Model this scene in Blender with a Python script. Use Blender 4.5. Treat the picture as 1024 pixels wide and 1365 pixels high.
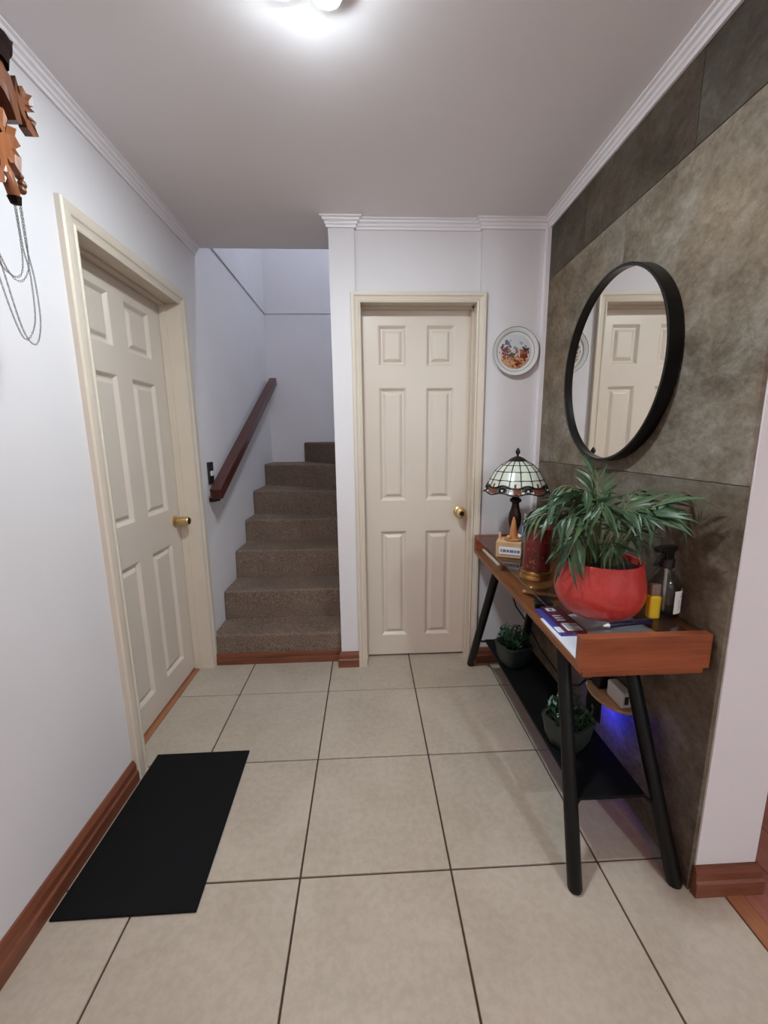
import bpy, bmesh, math, random
from mathutils import Vector, Matrix, Euler
random.seed(7)
for o in list(bpy.data.objects): bpy.data.objects.remove(o)
U = 0.46                    # one floor tile (metres); all plan coordinates below are in tiles
CM = 0.01 / U
SC = bpy.context.scene
COL = SC.collection
PI = math.pi

# ------------------------------------------------------------------ camera
f_px, pitch, yaw, roll, cam_h = 537.37, 0.17797, 0.041584, -0.011643, 2.8346
cd = bpy.data.cameras.new('camera')
cd.sensor_fit = 'HORIZONTAL'; cd.sensor_width = 36.0; cd.lens = f_px * 36.0 / 1024.0
cd.clip_start = 0.02
cam = bpy.data.objects.new('camera', cd); COL.objects.link(cam)
fwd = Vector((math.sin(yaw)*math.cos(pitch), math.cos(yaw)*math.cos(pitch), -math.sin(pitch)))
rgt = Vector((math.cos(yaw), -math.sin(yaw), 0)); upv = rgt.cross(fwd)
cr, sr = math.cos(roll), math.sin(roll)
rx = cr*rgt + sr*upv; ry = -sr*rgt + cr*upv
cam.matrix_world = Matrix.Translation((0, 0, cam_h*U)) @ Matrix((rx, ry, -fwd)).transposed().to_4x4()
SC.camera = cam

# ------------------------------------------------------------------ world, exposure
w = bpy.data.worlds.new('world'); SC.world = w; w.use_nodes = True
w.node_tree.nodes['Background'].inputs[0].default_value = (0.55, 0.6, 0.7, 1)
w.node_tree.nodes['Background'].inputs[1].default_value = 0.15
SC.view_settings.view_transform = 'Standard'; SC.view_settings.look = 'None'
SC.view_settings.gamma = 1.0; SC.view_settings.use_curve_mapping = False
SC.view_settings.exposure = 0.0
# lamps (their fixtures are built near the end): emission strengths and colours
BULB_HALL, BULB_HALL_COL = 690.0, (.835, .955, 1.0)
FILL_ROOM, FILL_ROOM_COL = 240.0, (1.0, 0.28, 0.14)  # unseen fill lamp, added behind the camera as general fill
BULB_STAIR, BULB_STAIR_COL = 200.0, (0.73, 0.85, 1.0)
BULB_SIDE, BULB_SIDE_COL = 1280.0, (.72, .93, .98)

# ------------------------------------------------------------------ helpers
def lin(c):
    return tuple(((v/255)/12.92 if v/255 <= .04045 else ((v/255+.055)/1.055)**2.4) for v in c)

_lin = lin
class MB:
    """collects geometry in tile units and links it as ONE mesh object"""
    def __init__(s): s.v = []; s.f = []; s.c = None
    def add(s, vs, fs):
        n = len(s.v); s.v += [tuple(p) for p in vs]; s.f += [tuple(i+n for i in f) for f in fs]; return s
    def box(s, x0, x1, y0, y1, z0, z1):
        return s.hexa([(x0,y0,z0),(x1,y0,z0),(x1,y1,z0),(x0,y1,z0),(x0,y0,z1),(x1,y0,z1),(x1,y1,z1),(x0,y1,z1)])
    def hexa(s, p):
        return s.add(p, [(0,3,2,1),(4,5,6,7),(0,1,5,4),(1,2,6,5),(2,3,7,6),(3,0,4,7)])
    def obox(s, c, ax, ay, az):       # oriented box: centre, three half-axis vectors
        c, ax, ay, az = map(Vector, (c, ax, ay, az))
        return s.hexa([c-ax-ay-az, c+ax-ay-az, c+ax+ay-az, c-ax+ay-az, c-ax-ay+az, c+ax-ay+az, c+ax+ay+az, c-ax+ay+az])
    def prism(s, poly, z0, z1):       # polygon in XY
        n = len(poly)
        return s.add([(x,y,z0) for x,y in poly]+[(x,y,z1) for x,y in poly],
            [tuple(range(n-1,-1,-1)), tuple(range(n,2*n))]+[(i,(i+1)%n,n+(i+1)%n,n+i) for i in range(n)])
    def loft(s, rings, closed=True, caps=True):
        n = len(rings[0]); b = len(s.v); fs = []
        for r in rings: s.v += [tuple(p) for p in r]
        for k in range(len(rings)-1):
            for i in range(n if closed else n-1):
                j = (i+1) % n
                fs.append((b+k*n+i, b+k*n+j, b+(k+1)*n+j, b+(k+1)*n+i))
        if caps and closed:
            fs.append(tuple(b+i for i in range(n-1,-1,-1))); fs.append(tuple(b+(len(rings)-1)*n+i for i in range(n)))
        s.f += fs; return s
    def lathe(s, prof, c, n=32, caps=True, ang=0):
        return s.loft([[(c[0]+r*math.cos(ang+2*PI*i/n), c[1]+r*math.sin(ang+2*PI*i/n), c[2]+z) for i in range(n)] for r, z in prof], caps=caps)
    def tube(s, pts, r, n=8, closed=False):
        pts = [Vector(p) for p in pts]; rings = []; up = None
        m = len(pts)
        for k, p in enumerate(pts):
            if closed: t = pts[(k+1) % m]-pts[k-1]
            else: t = pts[min(k+1, m-1)]-pts[max(k-1, 0)]
            t.normalize()
            if up is None:
                up = Vector((0,0,1)) if abs(t.z) < .9 else Vector((1,0,0))
            a = t.cross(up).normalized(); b = a.cross(t).normalized(); up = b
            rr = r[k] if isinstance(r, (list, tuple)) else r
            rings.append([p + a*rr*math.cos(2*PI*i/n) + b*rr*math.sin(2*PI*i/n) for i in range(n)])
        if closed: rings.append(rings[0])
        return s.loft(rings, caps=not closed)
    def sphere(s, c, r, n=16, m=10, sz=1.0, z0=-1, z1=1):
        prof = []
        for k in range(m+1):
            a = math.asin(z0) + (math.asin(z1)-math.asin(z0))*k/m
            prof.append((max(r*math.cos(a), 1e-5), r*math.sin(a)*sz))
        return s.lathe(prof, c, n)
    def build(s, name, mat, parent=None, smooth=False, bevel=0, seg=2, origin=None, kind=None, recalc=True):
        root = Vector((0,0,0))
        if parent is not None: root = Vector(ORG[parent.name])
        elif origin is not None: root = Vector(origin)
        me = bpy.data.meshes.new(name)
        me.from_pydata([((x-root.x)*U, (y-root.y)*U, (z-root.z)*U) for x, y, z in s.v], [], s.f)
        bm = bmesh.new(); bm.from_mesh(me)
        bmesh.ops.remove_doubles(bm, verts=bm.verts, dist=1e-6)
        if recalc: bmesh.ops.recalc_face_normals(bm, faces=bm.faces)
        bm.to_mesh(me); bm.free(); me.update()
        if smooth:
            me.polygons.foreach_set('use_smooth', [True]*len(me.polygons))
            me.set_sharp_from_angle(angle=math.radians(38))
        if mat: me.materials.append(mat)
        o = bpy.data.objects.new(name, me); COL.objects.link(o)
        if parent is not None: o.parent = parent
        else: o.location = root*U
        ORG[o.name] = tuple(root)
        if bevel:
            b = o.modifiers.new('bevel', 'BEVEL'); b.width = bevel*CM*U; b.segments = seg
            b.limit_method = 'ANGLE'; b.angle_limit = math.radians(30)
        if kind: o['kind'] = kind
        return o
ORG = {}
def empty(name, loc, label=None, cat=None, group=None, kind=None):
    o = bpy.data.objects.new(name, None); COL.objects.link(o)
    o.location = Vector(loc)*U; o.empty_display_size = .05; ORG[o.name] = tuple(loc)
    if label: o['label'] = label
    if cat: o['category'] = cat
    if group: o['group'] = group
    if kind: o['kind'] = kind
    return o
def tag(o, label, cat, group=None):
    o['label'] = label; o['category'] = cat
    if group: o['group'] = group
    return o
def sweep(mb, path, prof, side=1):
    """profile (offset from the wall, z) swept along a plan polyline with mitred corners"""
    P = [Vector(p) for p in path]; rings = []
    for k, p in enumerate(P):
        ns = []
        if k > 0: d = (P[k]-P[k-1]).normalized(); ns.append(Vector((d.y, -d.x))*side)
        if k < len(P)-1: d = (P[k+1]-P[k]).normalized(); ns.append(Vector((d.y, -d.x))*side)
        n = sum(ns, Vector((0,0))); n.normalize(); n /= max(n.dot(ns[0]), .3)
        rings.append([(p.x+n.x*o, p.y+n.y*o, z) for o, z in prof])
    return mb.loft(rings)

# ------------------------------------------------------------------ materials
class NT:
    def __init__(s, name):
        s.m = bpy.data.materials.new(name); s.m.use_nodes = True; s.t = s.m.node_tree
        s.p = s.t.nodes['Principled BSDF']; s.out = s.t.nodes['Material Output']
    def n(s, typ, **kw):
        nd = s.t.nodes.new(typ)
        for k, v in kw.items():
            if k[0] == '_': setattr(nd, k[1:], v)
            else:
                key = int(k[1:]) if k[0] == 'i' and k[1:].isdigit() else k.replace('_', ' ')
                nd.inputs[key].default_value = v
        return nd
    def l(s, a, b): s.t.links.new(a, b)
    def coord(s, scale=(1,1,1), kind='Object', rot=(0,0,0)):
        tc = s.n('ShaderNodeTexCoord'); mp = s.n('ShaderNodeMapping')
        mp.inputs['Scale'].default_value = scale; mp.inputs['Rotation'].default_value = rot
        s.l(tc.outputs[kind], mp.inputs['Vector']); return mp.outputs['Vector']
    def noise(s, vec, scale, detail=4, rough=.55, dist=0):
        nd = s.n('ShaderNodeTexNoise'); nd.inputs['Scale'].default_value = scale; nd.inputs['Detail'].default_value = detail
        nd.inputs['Roughness'].default_value = rough; nd.inputs['Distortion'].default_value = dist
        s.l(vec, nd.inputs['Vector']); return nd.outputs['Fac']
    def ramp(s, fac, stops):
        r = s.n('ShaderNodeValToRGB'); e = r.color_ramp.elements
        while len(e) < len(stops): e.new(.5)
        for k, (pos, c) in enumerate(stops):
            e[k].position = pos; e[k].color = (*c, 1) if len(c) == 3 else c
        s.l(fac, r.inputs['Fac']); return r.outputs['Color']
    def bump(s, h, strength, dist=.002):
        b = s.n('ShaderNodeBump'); b.inputs['Strength'].default_value = strength; b.inputs['Distance'].default_value = dist
        s.l(h, b.inputs['Height']); s.l(b.outputs['Normal'], s.p.inputs['Normal'])
    def mix(s, fac, a, b, mode='MIX'):
        m = s.n('ShaderNodeMix', _data_type='RGBA', _blend_type=mode)
        for sock, v in ((m.inputs[0], fac), (m.inputs[6], a), (m.inputs[7], b)):
            if isinstance(v, (int, float)): sock.default_value = v
            elif isinstance(v, tuple): sock.default_value = (*v, 1) if len(v) == 3 else v
            else: s.l(v, sock)
        return m.outputs[2]

def plain(name, rgb, rough=.5, metal=0, var=0.0, scale=8, bump=0.0, bscale=80, bdist=.001, spec=.5, coat=0):
    t = NT(name); c = lin(rgb)
    t.p.inputs['Roughness'].default_value = rough; t.p.inputs['Metallic'].default_value = metal
    t.p.inputs['Specular IOR Level'].default_value = spec; t.p.inputs['Coat Weight'].default_value = coat
    v = t.coord()
    if var:
        col = t.ramp(t.noise(v, scale), [(.3, tuple(x*(1-var) for x in c)), (.7, tuple(min(1, x*(1+var)) for x in c))])
        t.l(col, t.p.inputs['Base Color'])
    else: t.p.inputs['Base Color'].default_value = (*c, 1)
    if bump: t.bump(t.noise(v, bscale, 5), bump, bdist)
    return t.m
def wood(name, dark, light, axis='y', scale=1.0, rough=.45, bump=.15):
    t = NT(name)
    sc = {'x': (2, 26, 26), 'y': (26, 2, 26), 'z': (26, 26, 2)}[axis]
    v = t.coord(tuple(k*scale for k in sc))
    n1 = t.noise(v, 1.6, 6, .6, .4); n2 = t.noise(v, 7, 3, .6)
    c = t.ramp(n1, [(.28, lin(dark)), (.72, lin(light))])
    c = t.mix(.25, c, t.ramp(n2, [(.35, lin(dark)), (.65, lin(light))]))
    t.l(c, t.p.inputs['Base Color']); t.p.inputs['Roughness'].default_value = rough
    t.bump(n2, bump, .0006); return t.m
def emit(name, rgb, strength):
    t = NT(name); t.p.inputs['Base Color'].default_value = (*rgb, 1)
    t.p.inputs['Emission Color'].default_value = (*rgb, 1); t.p.inputs['Emission Strength'].default_value = strength
    return t.m
def clear(name, tint=(1,1,1), ior=1.45, rough=0.02):
    """thin clear pane: Fresnel mix of a mirror reflection and straight transmission"""
    t = NT(name); tr = t.n('ShaderNodeBsdfTransparent'); tr.inputs['Color'].default_value = (*tint, 1)
    gl = t.n('ShaderNodeBsdfGlossy'); gl.inputs['Roughness'].default_value = rough
    fr = t.n('ShaderNodeFresnel'); fr.inputs['IOR'].default_value = ior
    ge = t.n('ShaderNodeNewGeometry'); iv = t.n('ShaderNodeMath', _operation='SUBTRACT'); iv.inputs[0].default_value = 1; t.l(ge.outputs['Backfacing'], iv.inputs[1])
    fm = t.n('ShaderNodeMath', _operation='MULTIPLY'); t.l(fr.outputs[0], fm.inputs[0]); t.l(iv.outputs[0], fm.inputs[1])
    mx = t.n('ShaderNodeMixShader'); t.l(fm.outputs[0], mx.inputs[0]); t.l(tr.outputs[0], mx.inputs[1]); t.l(gl.outputs[0], mx.inputs[2])
    t.l(mx.outputs[0], t.out.inputs['Surface']); return t.m

M = {}
M['wall'] = plain('white wall paint', (219, 214, 216), .75, var=.02, scale=3, bump=.25, bscale=180, bdist=.0008, spec=.25)
M['ceil'] = plain('ceiling paint', (236, 230, 232), .8, var=.015, scale=2, bump=.12, bscale=200, bdist=.0006, spec=.2)
M['crown'] = plain('white cornice paint', (236, 231, 234), .5, spec=.35)
M['door'] = plain('cream door enamel', (213, 200, 187), .36, var=.015, scale=4, bump=.05, bscale=160, bdist=.0004, spec=.45)
M['casing'] = plain('cream casing enamel', (210, 197, 181), .38, var=.02, scale=5, spec=.45)
M['base'] = wood('reddish baseboard wood y', (92, 48, 32), (136, 80, 56), 'y', .8, .45)
M['base_x'] = wood('reddish baseboard wood x', (92, 48, 32), (136, 80, 56), 'x', .8, .45)
M['thresh'] = wood('orange threshold wood', (134, 84, 56), (168, 112, 78), 'y', .8, .4)
M['rail'] = wood('dark red handrail wood', (54, 22, 19), (82, 36, 30), 'y', .5, .3)
M['wal_y'] = wood('walnut along the table', (84, 46, 22), (138, 84, 46), 'y', .9, .38)
M['wal_x'] = wood('walnut end grain panel', (110, 56, 32), (158, 86, 54), 'x', .9, .38)
M['black'] = plain('black powder coat', (11, 11, 12), .42, spec=.3)
M['gloss_black'] = plain('gloss black frame', (7, 7, 8), .28, spec=.35)
M['mat'] = plain('black rubber mat', (13, 12, 14), .85, var=.15, scale=60, bump=.5, bscale=500, bdist=.001, spec=.2)
M['brass'] = plain('polished brass', (216, 190, 138), .33, 1.0)
M['bronze'] = plain('dark bronze', (52, 38, 32), .4, .6, var=.25, scale=30, bump=.3, bscale=90, bdist=.001)
M['lead'] = plain('dark lead came', (36, 32, 29), .45, .5)
M['gold'] = plain('antique gold', (176, 132, 76), .28, 1.0, var=.2, scale=40)
M['soil'] = plain('dark potting soil', (28, 20, 15), .95, var=.4, scale=90, bump=.8, bscale=120, bdist=.004)
M['white_pl'] = plain('white plastic', (215, 212, 208), .4)
M['black_pl'] = plain('black plastic', (15, 14, 15), .45)
M['yellow'] = plain('yellow plastic', (214, 176, 40), .4)
M['clear'] = clear('clear plastic', (.84, .86, .85), 1.55, .06)
M['glass'] = clear('table glass', (.90, .92, .91), 1.52, .01)
M['paper'] = plain('white paper', (218, 220, 232), .7)
M['ink'] = plain('grey print', (112, 110, 114), .7)
M['tan'] = plain('pale tan wood', (196, 160, 120), .55, var=.08, scale=20)
M['orange_wood'] = plain('orange varnished wood', (178, 118, 72), .4, var=.12, scale=30)
M['steel'] = plain('steel chain', (128, 126, 124), .35, .9)
M['switch_dark'] = plain('dark bronze switch plate', (50, 44, 42), .4, .4)
def mk_tile():
    t = NT('beige ceramic tile')
    g = t.n('ShaderNodeNewGeometry'); oi = t.n('ShaderNodeObjectInfo')
    mp = t.n('ShaderNodeMapping'); t.l(g.outputs['Position'], mp.inputs['Vector'])
    n1 = t.noise(mp.outputs['Vector'], 3.2, 6, .6, .6); n2 = t.noise(mp.outputs['Vector'], 45, 3, .6)
    c = t.ramp(n1, [(.3, lin((163, 150, 135))), (.52, lin((173, 160, 145))), (.75, lin((183, 170, 156)))])
    c = t.mix(.12, c, t.ramp(n2, [(.4, lin((170, 154, 134))), (.6, lin((212, 201, 186)))]))
    hs = t.n('ShaderNodeHueSaturation'); t.l(c, hs.inputs['Color'])
    mr = t.n('ShaderNodeMapRange'); mr.inputs['To Min'].default_value = .97; mr.inputs['To Max'].default_value = 1.03
    t.l(oi.outputs['Random'], mr.inputs['Value']); t.l(mr.outputs[0], hs.inputs['Value'])
    t.l(hs.outputs[0], t.p.inputs['Base Color']); t.p.inputs['Roughness'].default_value = .38
    t.p.inputs['Specular IOR Level'].default_value = .35
    t.bump(t.noise(mp.outputs['Vector'], 26, 4), .08, .001); return t.m
M['tile'] = mk_tile()
M['grout'] = plain('brown grout', (74, 54, 40), .9, var=.15, scale=30)
def mk_stone(name, k):
    t = NT(name)
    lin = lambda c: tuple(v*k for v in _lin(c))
    g = t.n('ShaderNodeNewGeometry'); oi = t.n('ShaderNodeObjectInfo')
    cmb = t.n('ShaderNodeCombineXYZ'); ml = t.n('ShaderNodeMath', _operation='MULTIPLY'); ml.inputs[1].default_value = 9.0
    t.l(oi.outputs['Random'], ml.inputs[0]); t.l(ml.outputs[0], cmb.inputs[0])
    va = t.n('ShaderNodeVectorMath', _operation='ADD'); t.l(g.outputs['Position'], va.inputs[0]); t.l(cmb.outputs[0], va.inputs[1])
    mp = t.n('ShaderNodeMapping'); mp.inputs['Rotation'].default_value = (math.radians(35), 0, 0); mp.inputs['Scale'].default_value = (1, 1.0, 1.3)
    t.l(va.outputs[0], mp.inputs['Vector']); v = mp.outputs['Vector']
    n1 = t.noise(v, 2.0, 4, .55, .5); n2 = t.noise(v, 7.0, 8, .68, .25); n3 = t.noise(v, 42, 8, .75, 0)
    c = t.ramp(n1, [(.34, lin((84, 72, 58))), (.45, lin((118, 103, 85))), (.54, lin((134, 121, 105))), (.66, lin((164, 156, 145)))])
    c = t.mix(.48, c, t.ramp(n2, [(.36, lin((80, 67, 53))), (.46, lin((112, 98, 82))), (.475, lin((126, 113, 97))), (.55, lin((136, 125, 110))), (.565, lin((154, 145, 132))), (.66, lin((172, 166, 155)))]))
    c = t.mix(.20, c, t.ramp(n3, [(.38, lin((56, 46, 37))), (.5, lin((126, 115, 100))), (.66, lin((186, 178, 164)))]))
    hv = t.noise(v, 1.3, 3, .5, .2)
    c = t.mix(.55, c, t.mix(1.0, c, t.ramp(hv, [(.38, (1.14, .97, .80)), (.52, (1, 1, 1)), (.64, (.93, .98, 1.04))]), 'MULTIPLY'))
    # cleft layers: stepped relief with sharp edges
    lay = t.noise(v, 3.4, 7, .62, .3)
    step = t.ramp(lay, [(0, (0,0,0)), (.44, (.1,.1,.1)), (.448, (.4,.4,.4)), (.53, (.45,.45,.45)), (.538, (.8,.8,.8)), (1, (1,1,1))])
    # thin dark cleavage cracks
    wv = t.noise(v, 4.2, 6, .6, 1.6)
    ab = t.n('ShaderNodeMath', _operation='SUBTRACT'); ab.inputs[1].default_value = .5; t.l(wv, ab.inputs[0])
    a2 = t.n('ShaderNodeMath', _operation='ABSOLUTE'); t.l(ab.outputs[0], a2.inputs[0])
    crack = t.ramp(a2.outputs[0], [(0, (1,1,1)), (.006, (0,0,0))])
    gate = t.ramp(n2, [(.5, (0,0,0)), (.62, (1,1,1))])
    cm = t.n('ShaderNodeMath', _operation='MULTIPLY'); t.l(crack, cm.inputs[0]); t.l(gate, cm.inputs[1])
    cf = t.n('ShaderNodeMath', _operation='MULTIPLY'); cf.inputs[1].default_value = .55; t.l(cm.outputs[0], cf.inputs[0])
    c = t.mix(cf.outputs[0], c, lin((58, 48, 40)))
    t.l(c, t.p.inputs['Base Color']); t.p.inputs['Roughness'].default_value = .7; t.p.inputs['Specular IOR Level'].default_value = .3
    ad = t.n('ShaderNodeMath', _operation='MULTIPLY_ADD'); t.l(n3, ad.inputs[0]); ad.inputs[1].default_value = .5; t.l(n2, ad.inputs[2])
    ad2 = t.n('ShaderNodeMath', _operation='MULTIPLY_ADD'); t.l(step, ad2.inputs[0]); ad2.inputs[1].default_value = .7; t.l(ad.outputs[0], ad2.inputs[2])
    t.bump(ad2.outputs[0], .55, .006); return t.m
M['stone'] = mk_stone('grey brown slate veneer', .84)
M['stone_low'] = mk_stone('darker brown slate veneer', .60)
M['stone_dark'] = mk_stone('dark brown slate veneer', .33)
def mk_carpet():
    t = NT('brown grey loop carpet'); v = t.coord()
    n1 = t.noise(v, 150, 3, .75); n2 = t.noise(v, 5, 3)
    c = t.ramp(n1, [(.34, lin((68, 55, 47))), (.52, lin((126, 107, 94))), (.7, lin((180, 160, 144)))])
    c = t.mix(.35, c, t.ramp(n2, [(.35, lin((98, 82, 72))), (.65, lin((126, 108, 96)))]))
    t.l(c, t.p.inputs['Base Color']); t.p.inputs['Roughness'].default_value = 1; t.p.inputs['Specular IOR Level'].default_value = .1
    t.bump(n1, .9, .004); return t.m
M['carpet'] = mk_carpet()
def mk_pot():
    t = NT('coral red crackle glaze'); v = t.coord()
    n1 = t.noise(v, 7, 4); n2 = t.noise(v, 60, 4, .7)
    c = t.ramp(n1, [(.3, lin((162, 40, 36))), (.7, lin((188, 56, 50)))])
    c = t.mix(.2, c, t.ramp(n2, [(.35, lin((150, 36, 30))), (.65, lin((222, 96, 84)))]))
    t.l(c, t.p.inputs['Base Color']); t.p.inputs['Roughness'].default_value = .3
    t.p.inputs['Coat Weight'].default_value = .3; t.p.inputs['Coat Roughness'].default_value = .12
    t.bump(n2, .22, .002); return t.m
M['pot'] = mk_pot()
def mk_leaf(name, a, b):
    t = NT(name); oi = t.n('ShaderNodeObjectInfo'); v = t.coord((1,1,1))
    n = t.noise(v, 30, 3); c = t.ramp(oi.outputs['Random'], [(0, lin(a)), (1, lin(b))])
    c = t.mix(.25, c, t.ramp(n, [(.3, lin(a)), (.7, lin(b))]))
    t.l(c, t.p.inputs['Base Color']); t.p.inputs['Roughness'].default_value = .42; t.p.inputs['Specular IOR Level'].default_value = .45
    return t.m
M['leaf'] = mk_leaf('palm leaf green', (32, 54, 36), (76, 104, 70))
M['stem'] = plain('palm stem green', (92, 106, 62), .5, var=.15, scale=30)
M['succ'] = mk_leaf('succulent green', (24, 48, 32), (50, 84, 56))
M['planter'] = plain('dark green glazed planter', (34, 44, 39), .6, var=.12, scale=20)
def mk_vessel():
    t = NT('dark red enamel with gold flecks'); v = t.coord()
    n = t.noise(v, 46, 4, .6, 1.2); n2 = t.noise(v, 14, 3)
    c = t.ramp(n2, [(.3, lin((66, 16, 18))), (.7, lin((112, 34, 30)))])
    fac = t.ramp(n, [(.60, (0,0,0)), (.66, (1,1,1))])
    c = t.mix(fac, c, lin((196, 134, 70))); t.l(c, t.p.inputs['Base Color'])
    t.l(fac, t.p.inputs['Metallic']); t.p.inputs['Roughness'].default_value = .3; return t.m
M['vessel'] = mk_vessel()
M['shade_glass'] = plain('milky green stained glass', (198, 202, 188), .18, var=.06, scale=25, spec=.6)
M['brown_glass'] = plain('amber brown stained glass', (104, 58, 44), .2, var=.15, scale=40, spec=.6)
M['green_glass'] = plain('smoky green stained glass', (74, 84, 76), .2, var=.2, scale=40, spec=.6)
M['pearl_glass'] = plain('clear pearl stained glass', (214, 210, 204), .12, spec=.7)
M['carved'] = wood('carved brown wood', (66, 34, 20), (120, 66, 34), 'z', 1.2, .4, .3)
M['carved_warm'] = wood('carved warm brown wood', (92, 48, 22), (146, 84, 42), 'z', 1.2, .35, .3)
M['carved_dark'] = plain('dark carved wood', (26, 12, 9), .9, spec=.12, var=.2, scale=30)
M['plank'] = wood('reddish laminate plank', (136, 84, 70), (166, 108, 92), 'y', .6, .35)
M['mirror'] = plain('silvered mirror glass', (238, 236, 232), .0, 1.0)

# ------------------------------------------------------------------ room shell
ZC = 5.13
XL, XR = -2.02, 2.19
YB = 4.73
def stone_x(y): return 1.980 + .0150*(y-2.0)       # face of the stone wall, very slightly off square
YE = 8.85                                          # back of the stairwell

# floor: grout bed with one object per tile
floor = MB().box(-2.5, XR, -4.0, 5.0, -.12, -.012).build('floor', M['grout'], kind='structure')
gx = [-2.5, -1.488, -.488, .512, 1.512, 2.19]
gy = [-4.0, -3.789, -2.789, -1.789, -.789, .211, 1.211, 2.211, 3.211, 4.211, 5.0]
J = .0065
for i in range(len(gx)-1):
    for j in range(len(gy)-1):
        x0, x1, y0, y1 = gx[i]+J, gx[i+1]-J, gy[j]+J, gy[j+1]-J
        MB().box(x0, x1, y0, y1, -.03, 0).build('tile', M['tile'], floor, bevel=.12, seg=1)
MB().box(XR, 2.30, -4.0, 2.06, -.12, .006).build('threshold', M['thresh'], floor, bevel=.2)
# laminate floor of the room on the right
fl2 = MB().box(2.30, 7.0, -4.0, 6.4, -.12, -.02).build('floor_2', M['grout'], kind='structure')
x = 2.305
k = 0
while x < 4.9:
    y = -4.0 + (k*.9) % 2.2 - 2.2
    while y < 6.3:
        a, b = max(y, -4.0), min(y+2.6, 6.3)
        if b > a+.05: MB().box(x, x+.27, a+.003, b-.003, -.03, 0).build('plank', M['plank'], fl2, bevel=.06, seg=1)
        y += 2.6
    x += .276; k += 1
MB().box(4.95, 7.0, -4.0, 6.3, -.03, 0).build('plank', M['plank'], fl2)

# ceiling
ceil = MB().box(-2.5, 7.2, -4.2, 5.44, ZC, ZC+.25).box(-.20, 7.2, 5.44, 6.6, ZC, ZC+.25).build('ceiling', M['ceil'], kind='structure')

# left wall (with the doorway) and its stairwell continuation
D1a, D1b, DH = 3.20, 4.79, 4.31; JW = .0285
MB().box(-2.42, XL, -4.2, D1a-JW, -.1, ZC).box(-2.42, XL, D1a-JW, D1b+JW, DH+.0305, ZC).box(-2.42, XL, D1b+JW, YE+.3, -.1, ZC) \
    .box(-2.42, XL, 5.40, YE+.3, ZC, 10.2).build('wall_left', M['wall'], kind='structure')
MB().box(XL-.01, XL+.018, 5.44, YE, 5.37, 10.2).build('trim_1', M['wall'], kind='structure')       # upper-storey wall overhang
MB().box(-2.42, 2.6, YE, YE+.3, -.1, 10.2).build('wall_stair', M['wall'], kind='structure')
MB().box(XL+.018, 2.4, YE-.010, YE+.01, 5.37, 10.2).build('trim_2', M['wall'], kind='structure')
# upper storey shell around the stairwell
MB().box(-2.42, 2.6, 5.20, 5.44, ZC+.25, 10.2).build('wall_upper', M['wall'], kind='structure')
MB().box(2.4, 2.7, 5.2, YE+.3, -.1, 10.2).build('wall_upper_right', M['wall'], kind='structure')
MB().box(-2.42, 2.7, 5.2, YE+.3, 10.2, 10.4).build('ceiling_upper', M['wall'], kind='structure')

# back wall with the closet doorway: pillar, recessed lintel, right pilaster, partition beside the stairs
D2a, D2b = -.045, 1.255
wb = MB()
wb.box(-.36, -.085, YB, 5.0, -.1, ZC).box(-.085, D2a-JW, YB, 5.0, -.1, 4.40).box(-.085, 1.292, YB+.045, 5.0, DH+.0305, ZC)
wb.box(D2b+JW, 1.292, YB, 5.0, -.1, 4.40).box(1.292, 2.5, YB, 5.0, -.1, ZC)
wb.box(-.36, -.20, 5.0, 7.25, -.1, ZC+.25)
wb.build('wall_back', M['wall'], kind='structure')

# right wall: core ends in the white pillar; stone veneer panels on the hall side
MB().hexa([(2.005,2.0,-.1),(2.39,2.0,-.1),(2.39,YB,-.1),(2.045,YB,-.1),(2.005,2.0,ZC),(2.39,2.0,ZC),(2.39,YB,ZC),(2.045,YB,ZC)]) \
    .box(2.0051, 2.39, 2.0, 2.0001, 0, .01).build('wall_right', M['wall'], kind='structure')
wr = bpy.data.objects['wall_right']
def stone_panel(y0, y1, z0, z1, m):
    g = .0022; y0 += g; y1 -= g; z0 += g; z1 -= g
    MB().hexa([(stone_x(y0),y0,z0),(2.008+.0146*(y0-2),y0,z0),(2.008+.0146*(y1-2),y1,z0),(stone_x(y1),y1,z0),
               (stone_x(y0),y0,z1),(2.008+.0146*(y0-2),y0,z1),(2.008+.0146*(y1-2),y1,z1),(stone_x(y1),y1,z1)]
              ).build('stone_panel', m, wr, bevel=.08, seg=1)
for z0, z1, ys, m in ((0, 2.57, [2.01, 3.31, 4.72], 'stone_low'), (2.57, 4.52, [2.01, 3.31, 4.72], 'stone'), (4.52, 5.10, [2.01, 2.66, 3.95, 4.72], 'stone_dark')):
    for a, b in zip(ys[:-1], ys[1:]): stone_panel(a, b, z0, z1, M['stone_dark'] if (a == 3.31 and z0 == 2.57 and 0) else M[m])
MB().box(1.972, 2.03, 4.672, YB+.01, .2, ZC).build('trim_3', M['crown'], bevel=.15, kind='structure')   # white strip in the corner

# walls of the rest of the house (behind the camera and in the room on the right)
MB().box(-2.42, 7.2, -4.3, -4.0, -.1, ZC).build('wall_rear', M['wall'], kind='structure')
MB().box(6.9, 7.2, -4.2, 6.6, -.1, ZC).build('wall_far_right', M['wall'], kind='structure')
MB().box(2.5, 7.2, 6.3, 6.6, -.1, ZC).build('wall_room', M['wall'], kind='structure')
MB().box(2.39, 2.70, YB, 6.6, -.1, ZC).build('wall_room_left', M['wall'], kind='structure')

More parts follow.
